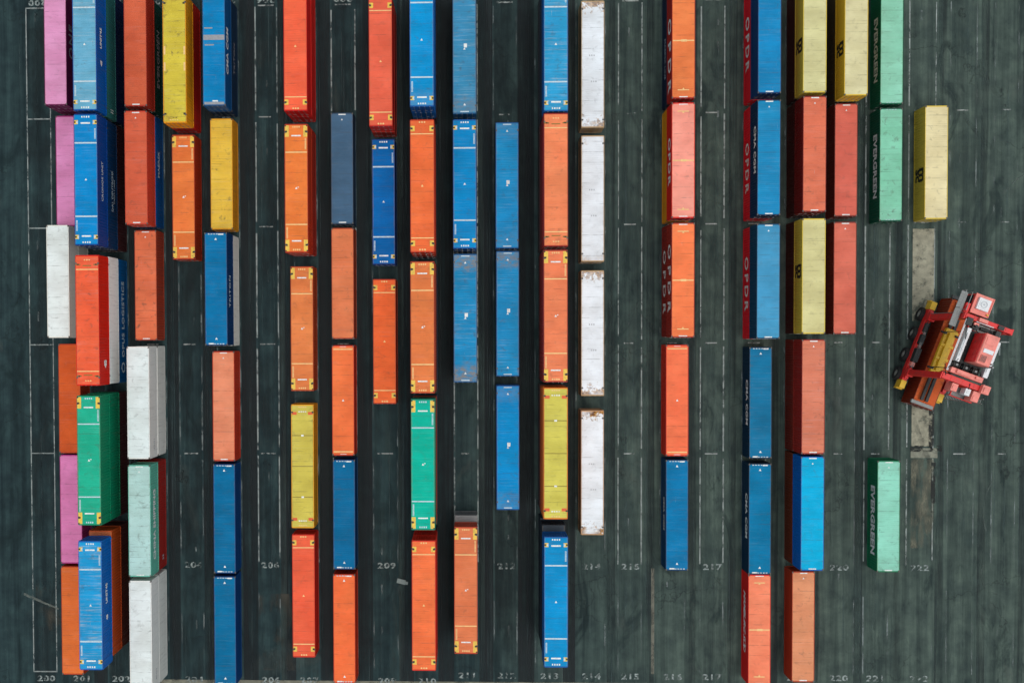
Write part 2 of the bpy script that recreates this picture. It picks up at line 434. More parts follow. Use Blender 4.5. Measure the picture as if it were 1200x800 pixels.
# column centre (x), then the stacks from the top of the photograph downwards:
# (length, y, roof rgb, side rgb, style, look, dict(wear, stain, rust, grey, texts), [lower tiers: (side rgb, look, texts)])
K = [
(201, -44.95, [
 (40, 31.02, (224,146,186), (104,24,70), None, 'faded pink container with dark magenta side', dict(wear=.1,stain=0.24,texts=((1,1.,1.4,'ONE',1.6,.02,1.2,GREYM),)), [((132,36,86),'magenta container',())]),
 (40, 18.29, (218,134,180), (160,46,112), None, 'pale pink container with a thin dent line', dict(wear=.08,stain=0.21), []),
 (40, 5.90, (226,232,226), (228,227,214), None, 'white container with plain cream side', dict(wear=.05,stain=0.31), [((222,220,206),'off white container',())]),
 (40, -6.99, (206,84,36), (176,56,22), 'x40', 'burnt orange container, plain roof', dict(wear=.06,stain=0.24), []),
 (40, -19.38, (216,120,170), (164,50,116), None, 'pink container beside green stack', dict(wear=.08,stain=0.24), []),
 (40, -31.91, (222,106,48), (184,64,24), 'x40', 'orange container with dusty plain roof', dict(wear=.1,stain=0.29), [])]),
(202, -40.52, [
 (45, 30.49, (100,166,194), (0,82,160), 'b45', 'streaky light blue container with yellow corner patches', dict(wear=.5,stain=0.64,texts=UNIT), [((44,104,100),'teal green container',((1,-6.0,1.4,'||',.9,.02,1.,TW),)), ((16,30,66),'dark navy container',())]),
 (45, 16.39, (0,128,192), (0,60,132), 'b45', 'bright blue container with two white cross lines', dict(wear=.1,stain=0.24,texts=((1,0,1.5,'CRONOS UNIT',.62,.01,1.,PALEB),)), [((6,48,84),'navy container with white lettering',((1,-.6,1.5,'DAL DEUTSCHE',.62,.01,1.,PALEB),(1,-.6,.9,'AFRIKA LINIEN',.4,.0,1.,PALEB))), ((64,28,30),'dark maroon container',())]),
 (45, 1.62, (240,94,58), (214,28,12), 'r45', 'scarlet container with scuffed roof ends', dict(wear=.14,stain=0.55,texts=((1,-4.6,1.2,'45',.9,.04,.9,TW),)), [((240,241,234),'white container with cream end posts',()), ((0,84,140),'blue container with white lettering',((1,.2,1.45,'OPUS LOGISTICS',1.02,.03,1.12,PALEB),(1,-5.2,1.45,'O',1.6,.03,1.,PALEB)))]),
 (45, -13.17, (30,170,134), (4,124,86), 'g45', 'emerald green container with yellow corner brackets', dict(wear=.12,stain=0.35), [((6,120,84),'green container',()), ((70,34,36),'maroon container',())]),
 (45, -28.58, (24,144,200), (0,92,172), 'b45', 'blue container with streaked roof above an orange one', dict(wear=.75,stain=0.46,texts=UNIT), [((178,70,24),'rusty orange container',()), ((78,40,32),'maroon brown container',())])]),
(203, -36.25, [
 (40, 30.84, (206,92,60), (168,50,34), 'g40', 'brick red container over a dark green one', dict(wear=.06,stain=0.21), [((14,62,52),'dark green container with pale lettering',((1,0,1.4,'EVERGREEN',1.2,.02,1.02,GREYM),))]),
 (40, 18.13, (216,94,64), (196,62,42), 'g40', 'coral red container over a blue one', dict(wear=.08,stain=0.38), [((0,76,138),'blue container with short white lettering',((1,.9,1.6,'MAERSK',.8,.02,1.,PALEB),))]),
 (40, 5.58, (226,112,74), (168,60,36), 'g40', 'dull orange container with dark smudges', dict(wear=.12,stain=0.81), []),
 (40, -7.29, (220,228,224), (230,228,220), None, 'white container with light grey side', dict(wear=.05,stain=0.38,texts=((1,-4.6,1.2,'45G1',.6,.0,1.,GREYM),)), [((224,222,212),'light grey container',())]),
 (40, -20.16, (176,210,202), (96,176,152), 'g40', 'pale mint container with white side lettering', dict(wear=.12,stain=0.55,texts=((1,-.6,1.4,'CHINA SHIPPING',1.02,.03,1.0,TW),)), [((150,32,26),'dark red container',((1,-4.9,1.2,'22',.6,.0,1.,PALEB),))]),
 (40, -32.79, (224,229,224), (230,228,220), None, 'white container, lowest on the concrete edge', dict(wear=.04,stain=0.31,texts=((1,-4.6,1.2,'45G1',.6,.0,1.,GREYM),)), [((224,222,212),'white container',())])]),
(204, -31.88, [
 (45, 29.73, (210,186,62), (232,148,16), 'Y45', 'yellow container with stained ends', dict(wear=.12,stain=0.81,rust=.25), [((190,30,18),'red container',())]),
 (45, 15.29, (236,120,58), (170,50,18), 'p45', 'orange container with large yellow brackets', dict(wear=.06,stain=0.24), [])]),
(205, -27.66, [
 (40, 30.80, (0,120,176), (0,72,122), 's40', 'blue container with a grey scuffed band', dict(wear=.1,stain=0.29,texts=(CMA(1),)), [((16,44,70),'navy container with grey emblem',((1,0.,1.5,'TRITON',.9,.01,1.1,GREYM),))]),
 (40, 17.82, (232,184,64), (226,150,20), None, 'amber yellow container with brown stains', dict(wear=.15,stain=.75), []),
 (40, 5.01, (0,108,158), (0,50,96), 'b40', 'blue container over a whitish one', dict(wear=.06,stain=0.21,texts=((1,-.2,1.5,'TRITON',.9,.01,1.1,PALEB),)), [((236,234,222),'off white container',())]),
 (40, -7.86, (230,134,98), (186,52,28), 'g40', 'salmon orange container with red side', dict(wear=.1,stain=0.24), []),
 (40, -20.41, (0,101,146), (0,56,110), 'b40', 'deep blue container below the salmon one', dict(wear=.05,stain=0.18), []),
 (40, -32.96, (0,102,146), (0,56,110), 'b40', 'deep blue container at the concrete edge', dict(wear=.05,stain=0.18), [])]),
(207, -18.83, [
 (45, 30.88, (246,98,64), (204,22,16), 'o45', 'bright red container with cream cross line', dict(wear=.05,stain=0.21), [((198,24,16),'red container',())]),
 (45, 15.74, (236,120,54), (180,50,20), 'p45', 'orange container with yellow end brackets', dict(wear=.06,stain=0.28), [((176,40,22),'dark red container',())]),
 (45, .71, (228,124,68), (180,66,26), 'p45', 'dusty orange container with yellow end brackets', dict(wear=.06,stain=0.28), []),
 (45, -14.53, (207,188,80), (226,150,20), 'y45', 'mustard yellow container with orange corner patches', dict(wear=.1,stain=0.38), []),
 (45, -28.97, (240,94,62), (200,36,20), 'o45', 'vermilion container with yellow corner patches', dict(wear=.06,stain=0.24), [])]),
(208, -14.28, [
 (40, 18.33, (66,96,122), (40,62,84), 'g40', 'slate blue grey container', dict(wear=.05,stain=0.18), []),
 (40, 5.70, (224,120,76), (170,66,36), None, 'terracotta container with plain roof', dict(wear=.08,stain=0.46), []),
 (40, -7.24, (242,114,62), (196,50,24), 'l40', 'bright orange container with cream end lines', dict(wear=.05,stain=0.24), []),
 (40, -19.90, (0,100,146), (0,62,112), 'b40', 'plain deep blue container', dict(wear=.04,stain=0.18), []),
 (40, -32.66, (246,110,60), (196,54,24), 'b40', 'orange container reaching the concrete edge', dict(wear=.05,stain=0.24), [])]),
(209, -9.69, [
 (45, 29.16, (240,100,72), (190,36,24), 'o45', 'coral red container with cream lines', dict(wear=.05,stain=0.18), [((170,40,26),'red container',())]),
 (45, 14.62, (0,98,170), (0,50,116), 'b45', 'royal blue container with two grey cross lines', dict(wear=.05,stain=0.21), []),
 (45, -.73, (244,104,52), (190,56,20), 'o45', 'vivid orange container with a black spot', dict(wear=.05,stain=0.38), [])]),
(210, -5.16, [
 (45, 30.54, (0,141,202), (0,82,150), 'b45', 'sky blue container with a scuffed rusty end', dict(wear=.08,stain=0.46,grey=.25), [((0,80,140),'blue container',()), ((60,30,28),'maroon container',())]),
 (45, 15.46, (238,106,56), (190,52,22), 'o45', 'orange container with small yellow patches', dict(wear=.05,stain=0.29), [((180,50,24),'orange container',()), ((50,60,70),'grey container',())]),
 (45, .77, (226,118,64), (176,60,28), 'p45', 'dusty orange container with two cream cross lines', dict(wear=.06,stain=0.35), [((120,50,30),'brown container',()), ((20,60,100),'blue container',())]),
 (45, -13.57, (0,176,148), (0,124,98), 'g45', 'turquoise green container with yellow brackets', dict(wear=.06,stain=0.21), [((160,60,30),'orange container',()), ((40,60,80),'grey blue container',())]),
 (45, -28.40, (246,114,64), (206,40,22), 'o45', 'light orange container at column foot', dict(wear=.05,stain=0.24), [((190,40,22),'red container',()), ((60,60,64),'grey container',())])]),
(211, -.74, [
 (45, 30.39, (56,136,176), (20,82,124), 'v45', 'greyish blue container with bare metal ends', dict(wear=.4,stain=0.64,grey=.45), [((70,80,86),'grey container',())]),
 (45, 16.06, (0,129,190), (0,78,146), 'b45', 'blue container with white cross lines', dict(wear=.1,stain=0.29), [((30,70,110),'blue container',())]),
 (45, 1.76, (24,134,186), (10,78,128), 'v45', 'worn blue container with rusty grey ends', dict(wear=.3,stain=0.55,grey=.95), [((40,70,96),'blue grey container',())]),
 (45, -27.52, (224,120,76), (184,62,30), 'p45', 'solitary dusty orange container with yellow brackets', dict(wear=.06,stain=0.28), [((120,122,122),'grey container',())])]),
(212, 3.89, [
 (45, 16.32, (26,142,200), (6,82,140), 'v45', 'blue container with faint streaks', dict(wear=.2,stain=0.46,grey=.2), []),
 (45, 2.28, (28,142,198), (6,82,136), 'v45', 'blue container with one grey worn end', dict(wear=.35,stain=0.46,grey=1.8), []),
 (45, -12.45, (0,144,212), (0,84,150), 'v45', 'clean blue container with white square', dict(wear=.1,stain=0.38,grey=.3), [])]),
(213, 8.69, [
 (45, 29.92, (40,148,196), (0,84,150), 'b45', 'streaked blue container with white cross lines', dict(wear=.55,stain=0.64), [((40,50,60),'dark grey container',()), ((60,60,64),'grey container',())]),
 (45, 15.99, (242,130,85), (150,36,26), 'r45', 'coral orange container with rusty corners', dict(wear=.06,stain=0.38,rust=.25), [((120,30,28),'dark red container',()), ((60,50,50),'brown container',())]),
 (45, 1.90, (238,124,82), (150,40,28), 'p45', 'salmon container with pale yellow brackets', dict(wear=.06,stain=0.29), [((130,30,24),'dark red container',()), ((60,50,50),'brown container',())]),
 (45, -12.39, (207,193,84), (220,110,24), 'y45', 'lemon yellow container with orange corner patches', dict(wear=.06,stain=0.24), [((170,70,24),'orange container',()), ((60,50,50),'brown container',())]),
 (45, -27.96, (0,137,196), (0,80,146), 'b45', 'azure blue container nearest the painted 214', dict(wear=.06,stain=0.21), [((24,34,44),'dark container with rusty end',()), ((30,40,50),'dark grey container',())])]),
(214, 13.205, [
 (45, 29.39, (238,243,246), (180,150,110), 'w45', 'white container with grey scratches', dict(wear=.03,stain=0.28,rust=.8), []),
 (45, 14.81, (238,243,246), (182,150,110), 'w45', 'white container with grey roof number', dict(wear=.03,stain=0.18,rust=.35), []),
 (45, .12, (240,245,248), (184,150,108), 'w45', 'white container rusty at both ends', dict(wear=.03,stain=0.18,rust=.8), []),
 (45, -15.20, (240,245,248), (184,140,100), 'w45', 'white container with the rustiest end', dict(wear=.03,stain=0.21,rust=1.), [])]),
(216, 22.46, [
 (40, 31.07, (234,122,68), (160,30,20), 'o40', 'orange container over a navy one', dict(wear=.03,stain=0.14,texts=(OPDR(-1.2,2.2,1.6),)), [((12,30,58),'navy container with small white lettering',((-1,-.9,1.6,'MAERSK LINE',.72,.0,1.05,PALEB),))]),
 (40, 18.43, (248,150,130), (212,22,14), 'o40', 'pale salmon pink container with red side', dict(wear=.05,stain=0.29,texts=(OPDR(.1,1.75,1.15),)), [((226,150,16),'amber yellow container',())]),
 (40, 5.73, (250,124,74), (150,36,22), 'o40', 'orange container with doubled side lettering', dict(wear=.03,stain=0.14,texts=(OPDR(.3,2.1,1.55),)), [((140,30,20),'dark red container with pale lettering',(OPDR(.0,2.0,1.55),))]),
 (40, -7.27, (252,116,76), (206,44,24), 'l40', 'orange container above a blue one', dict(wear=.03,stain=0.14), []),
 (40, -19.88, (0,112,162), (0,56,96), 'b40', 'single blue container beside the painted 217', dict(wear=.05,stain=0.21,texts=((-1,0,1.6,'CMA CGM',.8,.02,1.,TW),)), [])]),
(218, 31.50, [
 (40, 31.52, (18,128,182), (0,50,98), 'g40', 'blue container over red, at the photo edge', dict(wear=.1,stain=0.21), [((226,22,40),'crimson container with white lettering',(OPDR(0.3,1.9,1.3),))]),
 (40, 18.65, (24,130,178), (6,40,72), 'g40', 'blue container with white side lettering over red', dict(wear=.08,stain=0.21,texts=(CMA(-1,1.0),)), [((226,22,40),'crimson container with white lettering',(OPDR(-.4,1.75,1.3),))]),
 (40, 5.57, (66,146,186), (0,58,88), 'g40', 'pale grey blue container over red', dict(wear=.12,stain=0.21), [((226,22,40),'crimson container with large white lettering',(OPDR(0.,1.9,1.3),))]),
 (40, -7.54, (16,112,154), (0,40,66), 'b40', 'steel blue container with white side lettering', dict(wear=.08,stain=0.21,texts=(CMA(-1,0.),)), []),
 (40, -20.28, (0,114,158), (0,40,66), 'b40', 'blue container next to the bright cyan one', dict(wear=.06,stain=0.21,texts=(CMA(-1,.2),)), []),
 (40, -32.50, (248,132,96), (206,18,18), 'o40', 'coral container with crimson side', dict(wear=.05,stain=0.24,texts=((-1,0.6,1.2,'HAMBURG SÜD',1.05,.02,.9,TW,.35),)), [])]),
(219, 36.25, [
 (40, 31.56, (210,202,146), (214,184,66), None, 'cream container with black side letters', dict(wear=.05,stain=0.24,texts=((-1,-.9,2.0,'m',2.1,.06,1.,DARKM),(-1,-.9,1.05,'sc',1.75,.055,.95,DARKM))), [((60,28,26),'dark maroon container',())]),
 (40, 18.99, (222,112,82), (122,26,22), 'g40', 'brick coral container over a maroon one', dict(wear=.08,stain=0.38), [((70,30,24),'dark maroon container',())]),
 (40, 6.09, (212,202,142), (220,188,66), None, 'cream yellow container over a maroon one', dict(wear=.05,stain=0.24,texts=MSC), [((72,30,26),'dark maroon container',())]),
 (40, -6.71, (214,120,92), (140,34,26), 'g40', 'dusty coral container with fine streaks', dict(wear=.18,stain=0.46), [((120,36,26),'dark red container',())]),
 (40, -19.18, (0,168,214), (0,90,168), 'g40', 'bright cyan container', dict(wear=.06,stain=0.24), [((110,46,26),'brown maroon container',())]),
 (40, -32.14, (218,138,98), (170,56,26), 'g40', 'tan orange container at the column foot', dict(wear=.08,stain=0.46), [])]),
(220, 40.57, [
 (40, 31.20, (214,203,154), (216,176,50), None, 'sandy cream container with black side letters', dict(wear=.05,stain=0.29,texts=((-1,-.9,2.0,'m',2.1,.06,1.,DARKM),(-1,-.9,1.05,'sc',1.75,.055,.95,DARKM))), [((70,56,40),'brown container',())]),
 (40, 18.81, (216,102,84), (120,40,30), 'g40', 'rose red container below the sandy cream one', dict(wear=.05,stain=0.29), []),
 (40, 6.03, (214,106,86), (120,40,30), 'g40', 'rose red container, last of its column', dict(wear=.05,stain=0.24), [])]),
(221, 45.42, [
 (40, 30.89, (138,202,172), (10,94,64), 'c40', 'mint green container at the top edge', dict(wear=.08,stain=0.35,texts=(EVG,)), []),
 (40, 18.26, (128,198,164), (8,82,58), 'c40', 'mint green container with grimy roof end', dict(wear=.1,stain=0.72,grey=.15,texts=(EVG,)), []),
 (40, -19.96, (142,210,184), (16,112,74), 'g40', 'mint green container standing alone', dict(wear=.1,stain=0.55,grey=.12,texts=((-1,-.6,1.45,'EVERGREEN',1.4,.06,1.04,TW),)), [])]),
(222, 50.27, [
 (40, 18.47, (230,213,163), (214,182,66), None, 'cream container with rounded black letters', dict(wear=.05,stain=0.46,texts=((-1,-1.2,2.0,'m',2.1,.06,1.,DARKM),(-1,-1.2,1.05,'sc',1.75,.055,.95,DARKM))), [])]),
]
ORD = ['first','second','third','fourth','fifth','sixth','seventh','eighth','ninth','tenth']
NC = len(K)
def colname(i):
    j = NC-1-i
    if i == 0: return 'leftmost column'
    if j == 0: return 'rightmost column'
    return f'{ORD[i]} column from left' if i < 10 else f'{ORD[j]} column from right'
for ci, (num, cx, stacks) in enumerate(K):
    ns = len(stacks)
    for si, (ty, y, roof, side, style, look, kw, lower) in enumerate(stacks):
        h = DIM[ty][2]; pos = ORD[si]
        rnd = random.Random(num*31+si)
        grp = 'short shipping containers stacked in the yard' if ty == 40 else 'long shipping containers stacked in the yard'
        n = len(lower)
        z = .012
        for li in range(n-1, -1, -1):
            sd, lk, tx = lower[li]
            tier = 'bottom tier' if li == n-1 else 'middle tier'
            dy = rnd.uniform(-.05, .05)
            if (num, si) == (211, 3): dy = .72
            if (num, si) == (213, 4): dy = .9 if li == n-1 else .7
            if (num, si) == (202, 4): dy = .55
            rf = tuple(min(255, int(v*.8+40)) for v in sd)
            container(ty, cx+rnd.uniform(-.03,.03), y+dy, z, rf, sd, None, f'{lk}, {tier} of {pos} stack, {colname(ci)}', grp,
                      wear=.3, stain=0.55, grey=.9 if (num, si) == (211, 3) else 0., texts=tx)
            z += h+.012
        lab = f'{look}, {pos} in the {colname(ci)}' if ns > 1 else f'{look}, alone in the {colname(ci)}'
        container(ty, cx+rnd.uniform(-.025,.025), y, z, roof, side, None if style == 'x40' else style, lab, grp, rz=R(rnd.uniform(-.06,.06)), **kw)

# ------------------------------------------------------------------ ground
gm = bpy.data.materials.new('asphalt'); gm.use_nodes = True; t = NT(gm.node_tree); b = gm.node_tree.nodes['Principled BSDF']
P = t.n('ShaderNodeNewGeometry').outputs['Position']
sp = t.n('ShaderNodeSeparateXYZ'); t.l(P, sp.inputs[0])
big = t.noise(P, .028, 3, .5)
# older, browner paving in the east third of the yard, fresher dark paving in the west
east = t.ramp(t.math('ADD', sp.outputs['X'], t.math('MULTIPLY', t.math('SUBTRACT', big, .5), 40)), 0, 24)
col = t.mix(east, (.0215,.0405,.0445), (.056,.0790,.0700))
st = t.noise(t.scale(P, (1.15,.035,1)), 1.0, 8, .62)
col = t.mix(t.ramp(st, .36, .68), t.mix(1, col, (.62,.64,.66), 'MULTIPLY'), t.mix(1, col, (1.38,1.36,1.32), 'MULTIPLY'))
st2 = t.noise(t.scale(P, (4.5,.09,1)), 1.0, 5, .6)
col = t.mix(t.ramp(st2, .42, .7, 0, .32), col, t.mix(1, col, (1.55,1.52,1.45), 'MULTIPLY'))
mot = t.noise(P, .5, 7, .62)
col = t.mix(t.ramp(mot, .34, .66), t.mix(1, col, (.70,.72,.74), 'MULTIPLY'), t.mix(1, col, (1.34,1.31,1.24), 'MULTIPLY'))
oil = t.noise(t.scale(P, (1,.55,1)), .22, 6, .65, .8)
col = t.mix(t.ramp(oil, .58, .70, 0, .6), col, (.010,.019,.020))
dry = t.noise(t.scale(P, (1,.4,1)), .16, 7, .68, 1.2)
col = t.mix(t.ramp(dry, .58, .74, 0, .5), col, (.085,.097,.082))
wet = t.noise(t.scale(P, (.8,.28,1)), .42, 6, .66, 1.0)
col = t.mix(t.ramp(wet, .56, .66, 0, .6), col, (.008,.016,.018))
cr = t.n('ShaderNodeTexVoronoi'); cr.feature = 'DISTANCE_TO_EDGE'; cr.inputs['Scale'].default_value = .12
wv = t.n('ShaderNodeVectorMath', operation='ADD'); t.l(P, wv.inputs[0]); nn = t.n('ShaderNodeTexNoise'); nn.inputs['Scale'].default_value = .5; nn.inputs['Detail'].default_value = 6; t.l(P, nn.inputs['Vector'])
nv = t.n('ShaderNodeVectorMath', operation='SCALE'); t.l(nn.outputs['Color'], nv.inputs[0]); nv.inputs['Scale'].default_value = 5.0; t.l(nv.outputs[0], wv.inputs[1]); t.l(wv.outputs[0], cr.inputs['Vector'])
crk = t.math('MULTIPLY', t.ramp(cr.outputs['Distance'], .012, .0), t.ramp(t.noise(P, .09, 2), .5, .6))
col = t.mix(t.math('MULTIPLY', crk, .55), col, (.009,.012,.012))
spk = t.noise(P, 5.5, 3, .6)
col = t.mix(t.ramp(spk, .69, .78, 0, .30), col, (.16,.165,.15))
fine = t.noise(P, 14, 3, .7)
col = t.mix(t.ramp(fine, .3, .7, 0, 1), t.mix(1, col, (.86,.86,.86), 'MULTIPLY'), t.mix(1, col, (1.14,1.14,1.14), 'MULTIPLY'))
t.l(col, b.inputs['Base Color'])
t.l(t.ramp(mot, .3, .7, .7, .9), b.inputs['Roughness']); b.inputs['Specular IOR Level'].default_value = .1
bp = t.n('ShaderNodeBump'); bp.inputs['Strength'].default_value = .3; bp.inputs['Distance'].default_value = .03
t.l(t.noise(P, 9, 5, .7), bp.inputs['Height']); t.l(bp.outputs[0], b.inputs['Normal'])
mb = MB(); g = 900; mb.quad(((-g,-g,0),(g,-g,0),(g,g,0),(-g,g,0)))
struct(obj('ground', mb.mesh('ground'), None, gm))

def sheet(name, rects, mat, z):
    mb = MB()
    for x0, y0, x1, y1 in rects: mb.quad(((x0,y0,z),(x1,y0,z),(x1,y1,z),(x0,y1,z)))
    return struct(obj(name, mb.mesh(name), None, mat))

SLOT = {200:(-50.62,-47.93),201:(-46.4,-43.7),202:(-41.9,-39.2),203:(-37.6,-34.9),204:(-33.35,-30.8),205:(-29.0,-26.35),206:(-24.42,-21.99),207:(-20.1,-17.5),
 208:(-15.8,-13.12),209:(-11.25,-8.5),210:(-6.6,-4.05),211:(-2.02,.62),212:(2.43,5.02),213:(7.1,10.1),214:(11.7,14.95),215:(16.42,19.03),216:(21.1,23.9),
 217:(25.6,28.18),218:(30.2,32.9),219:(34.9,37.6),220:(39.3,42.75),221:(43.8,46.5),222:(48.5,51.4),223:(53.0,55.86),224:(57.85,60.4),225:(62.4,65.2)}
rows = [37.15, 24.67, 12.3, -1.0, -13.44, -26.2]
good, faded, ticks, seams, dash = [], [], [], [], []
rnd = random.Random(3)
for n, (a, c) in SLOT.items():
    for x in (a, c):
        w = rnd.uniform(.105, .15)
        tgt = good if n in (200, 206, 208, 211, 215, 217, 221, 222) else faded
        if n == 200:
            tgt.append((x-w/2, -38.62, x+w/2, 37.2))
        else:
            for r0, r1 in zip(rows, rows[1:]):
                tgt.append((x-w/2+rnd.uniform(-.02,.02), r1+rnd.uniform(.2,.9), x+w/2, r0-rnd.uniform(.1,.8)))
            if rnd.random() < .6: faded.append((x-w/2, -38.2, x+w/2, -27+rnd.uniform(-6,0)))
        for k in range(2): 
            xs = x+rnd.choice((-1,1))*rnd.uniform(.3,1.6); seams.append((xs-.035, -60, xs+.035, 60))
    if n > 200:
        m = (a+c)/2; hw = rnd.uniform(.55, 1.0)
        for r in rows[1:5]: ticks.append((m-hw, r-.07, m+hw*rnd.uniform(.5,1), r+.07))
    if n not in (201,202,203,205): ticks.append(((a+c)/2-.9, 37.08, (a+c)/2+.9, 37.24))
    x = (a+c)/2+rnd.uniform(-.6,.6)
    for k in range(5):
        y = rnd.uniform(-36, 36); dash.append((x-.09, y, x+.09, y+rnd.uniform(.5,1.3)))
good += [(-50.68,-38.7,-47.87,-38.56), (-50.68,37.12,-46.5,37.26), (-50.6,24.6,-47.95,24.73), (-50.6,12.22,-47.95,12.35), (-50.6,-1.07,-47.95,-.94), (-50.6,-13.5,-47.95,-13.38)]
PAINT = worn('worn_line_paint', (158,166,162), .36, .52, 1.1, (1,.6,1), .85)
FADE = worn('faded_line_paint', (128,138,136), .47, .64, .9, (1,.35,1), .75)
TICK = worn('tick_paint', (165,170,166), .38, .55, 1.6, (1,1,1), .85)
NUMP = worn('number_paint', (150,160,156), .42, .58, 2.2, (1,1,1), .9)
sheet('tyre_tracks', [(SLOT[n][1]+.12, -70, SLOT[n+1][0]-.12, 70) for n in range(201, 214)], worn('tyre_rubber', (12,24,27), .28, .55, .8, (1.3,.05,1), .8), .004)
sheet('faint_tyre_tracks', [((SLOT[n][1]+SLOT[n+1][0])/2-.5, -70, (SLOT[n][1]+SLOT[n+1][0])/2+.4, 70) for n in range(214, 225)], worn('faint_rubber', (26,40,41), .40, .62, .8, (1.6,.05,1), .6), .004)
sheet('slot_stains', [(a+.1, -70, c-.1, 70) for n, (a, c) in SLOT.items() if n % 2 == 0 and n < 214], worn('slot_dirt', (17,34,36), .42, .64, .35, (1.3,.3,1), .5), .002)
sheet('slot_dust', [(a+.1, -70, c-.1, 70) for n, (a, c) in SLOT.items() if n % 2 == 1], worn('slot_dust', (56,76,73), .46, .68, .4, (1.5,.25,1), .45), .002)
sheet('dusty_strips', [(SLOT[n][1]+.05, -70, SLOT[n][1]+.75, 70) for n in (206,209,211,214,215,217,220,222,223)], worn('dust_strip', (70,90,85), .44, .7, .7, (1.5,.06,1), .5), .006)
sheet('asphalt_joints', seams, worn('joint_sealant', (70,90,90), .50, .62, .6, (1,.12,1), .5), .009)
sheet('lane_lines', good, PAINT, .014)
sheet('faded_lane_lines', faded, FADE, .017)
sheet('row_ticks', ticks, TICK, .020)
sheet('lane_dashes', dash, FADE, .023)
sheet('end_line', [(16.0,-38.4,16.0,-38.4)], FADE, .0) if False else None
sheet('long_joint', [(20.15,-38.4,20.5,-26.4)], worn('joint_concrete', (120,118,104), .3, .5, 1.2, (1,.4,1), .75), .012)
# concrete edge strip below the rows, and a worn concrete bay under and beside the carrier
conc = worn('worn_concrete', (124,122,106), .34, .50, .55, (.5,1,1), .92)
sheet('concrete_strip', [(-36.0,-44,140,-39.45),], conc, .012)
sheet('concrete_bay', [(49.0,1.4,51.35,11.6),(49.02,-12.6,51.3,-7.2)], worn('bay_concrete', (164,160,138), .28, .50, .8, (1,1,1), .88), .026)
sheet('sandy_wash', [(49.0,-24.0,51.5,-14.0)], worn('sand', (118,116,98), .40, .62, .7, (1.6,.4,1), .75), .027)
sheet('concrete_sill', [(48.95,-13.9,51.9,-12.8)], worn('sill_concrete', (150,150,132), .30, .5, .9, (.5,1,1), .75), .0285)
sheet('dark_repairs', [(50.9,-12.9,51.5,-7.6),(51.2,-20,51.7,-14.4),(48.9,-13.2,52.4,-12.5)], worn('bitumen', (30,34,32), .46, .56, 1.1, (1,.8,1), .85), .031)
sheet('mud_stain', [(-24.5,-38.3,-19.8,-29.5),(-50.3,-34,-44,-28)], worn('mud', (78,74,62), .48, .66, .35, (1.4,.6,1), .6), .011)
mb = MB()
a = Vector((-51.7,-29.7,.02)); c = Vector((-47.6,-31.4,.02)); d = (c-a).normalized(); pn = Vector((-d.y,d.x,0))*.12
mb.quad((a-pn, c-pn*.8, c+pn*.8, a+pn*1.6)); struct(obj('scrape_mark', mb.mesh('scrape_mark'), None, worn('scrape', (120,128,120), .3, .5, 1.5, (1,1,1), .6)))

def arc_strip(name, paths, w, mat, z):
    mb = MB()
    for cx_, cy_, r_, a0, a1 in paths:
        n = 28
        for i in range(n):
            t0 = R(a0+(a1-a0)*i/n); t1 = R(a0+(a1-a0)*(i+1)/n)
            mb.quad([(cx_+rr*math.cos(tt), cy_+rr*math.sin(tt), z) for rr, tt in ((r_-w/2,t0),(r_+w/2,t0),(r_+w/2,t1),(r_-w/2,t1))])
    return struct(obj(name, mb.mesh(name), None, mat))
arc_strip('curved_tyre_marks', [(88,2,36,165,205),(88,2,40.4,165,205),(72,36,17,200,250),(72,36,21.2,205,250)], .5, worn('tyre_mark', (28,42,43), .46, .68, .5, (1,1,1), .4), .0325)
arc_strip('pale_scuffs', [(64,-20,7,120,200),(59,-27,2.2,150,260),(66,10,9,120,180)], .14, worn('pale_scuff', (92,104,98), .46, .62, 1.0, (1,1,1), .6), .0345)
rnd2 = random.Random(11); spots = []
for k in range(46):
    n_ = rnd2.choice(sorted(SLOT)); a_, c_ = SLOT[n_]; y_ = rnd2.choice(rows[:5])+rnd2.uniform(-2.5,2.5); x_ = rnd2.uniform(a_+.3,c_-.3)
    spots.append((x_-rnd2.uniform(.3,.9), y_-rnd2.uniform(.4,1.6), x_+rnd2.uniform(.3,.9), y_+rnd2.uniform(.4,1.6)))
mbo = MB()
for x0, y0, x1, y1 in spots:
    cx_, cy_ = (x0+x1)/2, (y0+y1)/2
    mbo.quad([(cx_+(x1-x0)/2*math.cos(2*math.pi*i/18)*rnd2.uniform(.6,1.15), cy_+(y1-y0)/2*math.sin(2*math.pi*i/18)*rnd2.uniform(.6,1.15), .0365) for i in range(18)])
struct(obj('oil_spots', mbo.mesh('oil_spots'), None, worn('oil', (18,30,31), .46, .64, 1.6, (1,.8,1), .5)))
mbo = MB(); mbo.box(-.62,-.26,.0,.35,.26,.05); mbo.box(.35,-.2,.0,.66,.14,.03)
ob = obj('discarded_board', mbo.mesh('discarded_board'), None, plain('weathered_board', (140,150,145), .8, 0, .6, 3), (-8.0,-28.05,.04), R(-14), .01)
ob['label'] = 'small pale board lying on asphalt left of light orange container'; ob['category'] = 'board'

def number(txt, x, y, rot=0, s=1.05):
    me = text_mesh(txt, s, .035, 1.12)
    o = struct(obj('bay_number', me.copy(), None, NUMP, (x, y, .028))); o.rotation_euler[2] = rot; o.scale = (1.22, .85, 1)
for n in (204,206,209,212,214,215,217,220,222): number(str(n), sum(SLOT[n])/2+.1, -26.25)
for n in (200,201,202,204,206,207,209,210,211,212,213,214,215,216,217,218,219,220,221,222): number(str(n), sum(SLOT[n])/2+.1, -39.45 if n < 211 else -38.75)
for n in (200,202,203,205,206,208,212,215): number(str(n), sum(SLOT[n])/2, 37.8, math.pi)

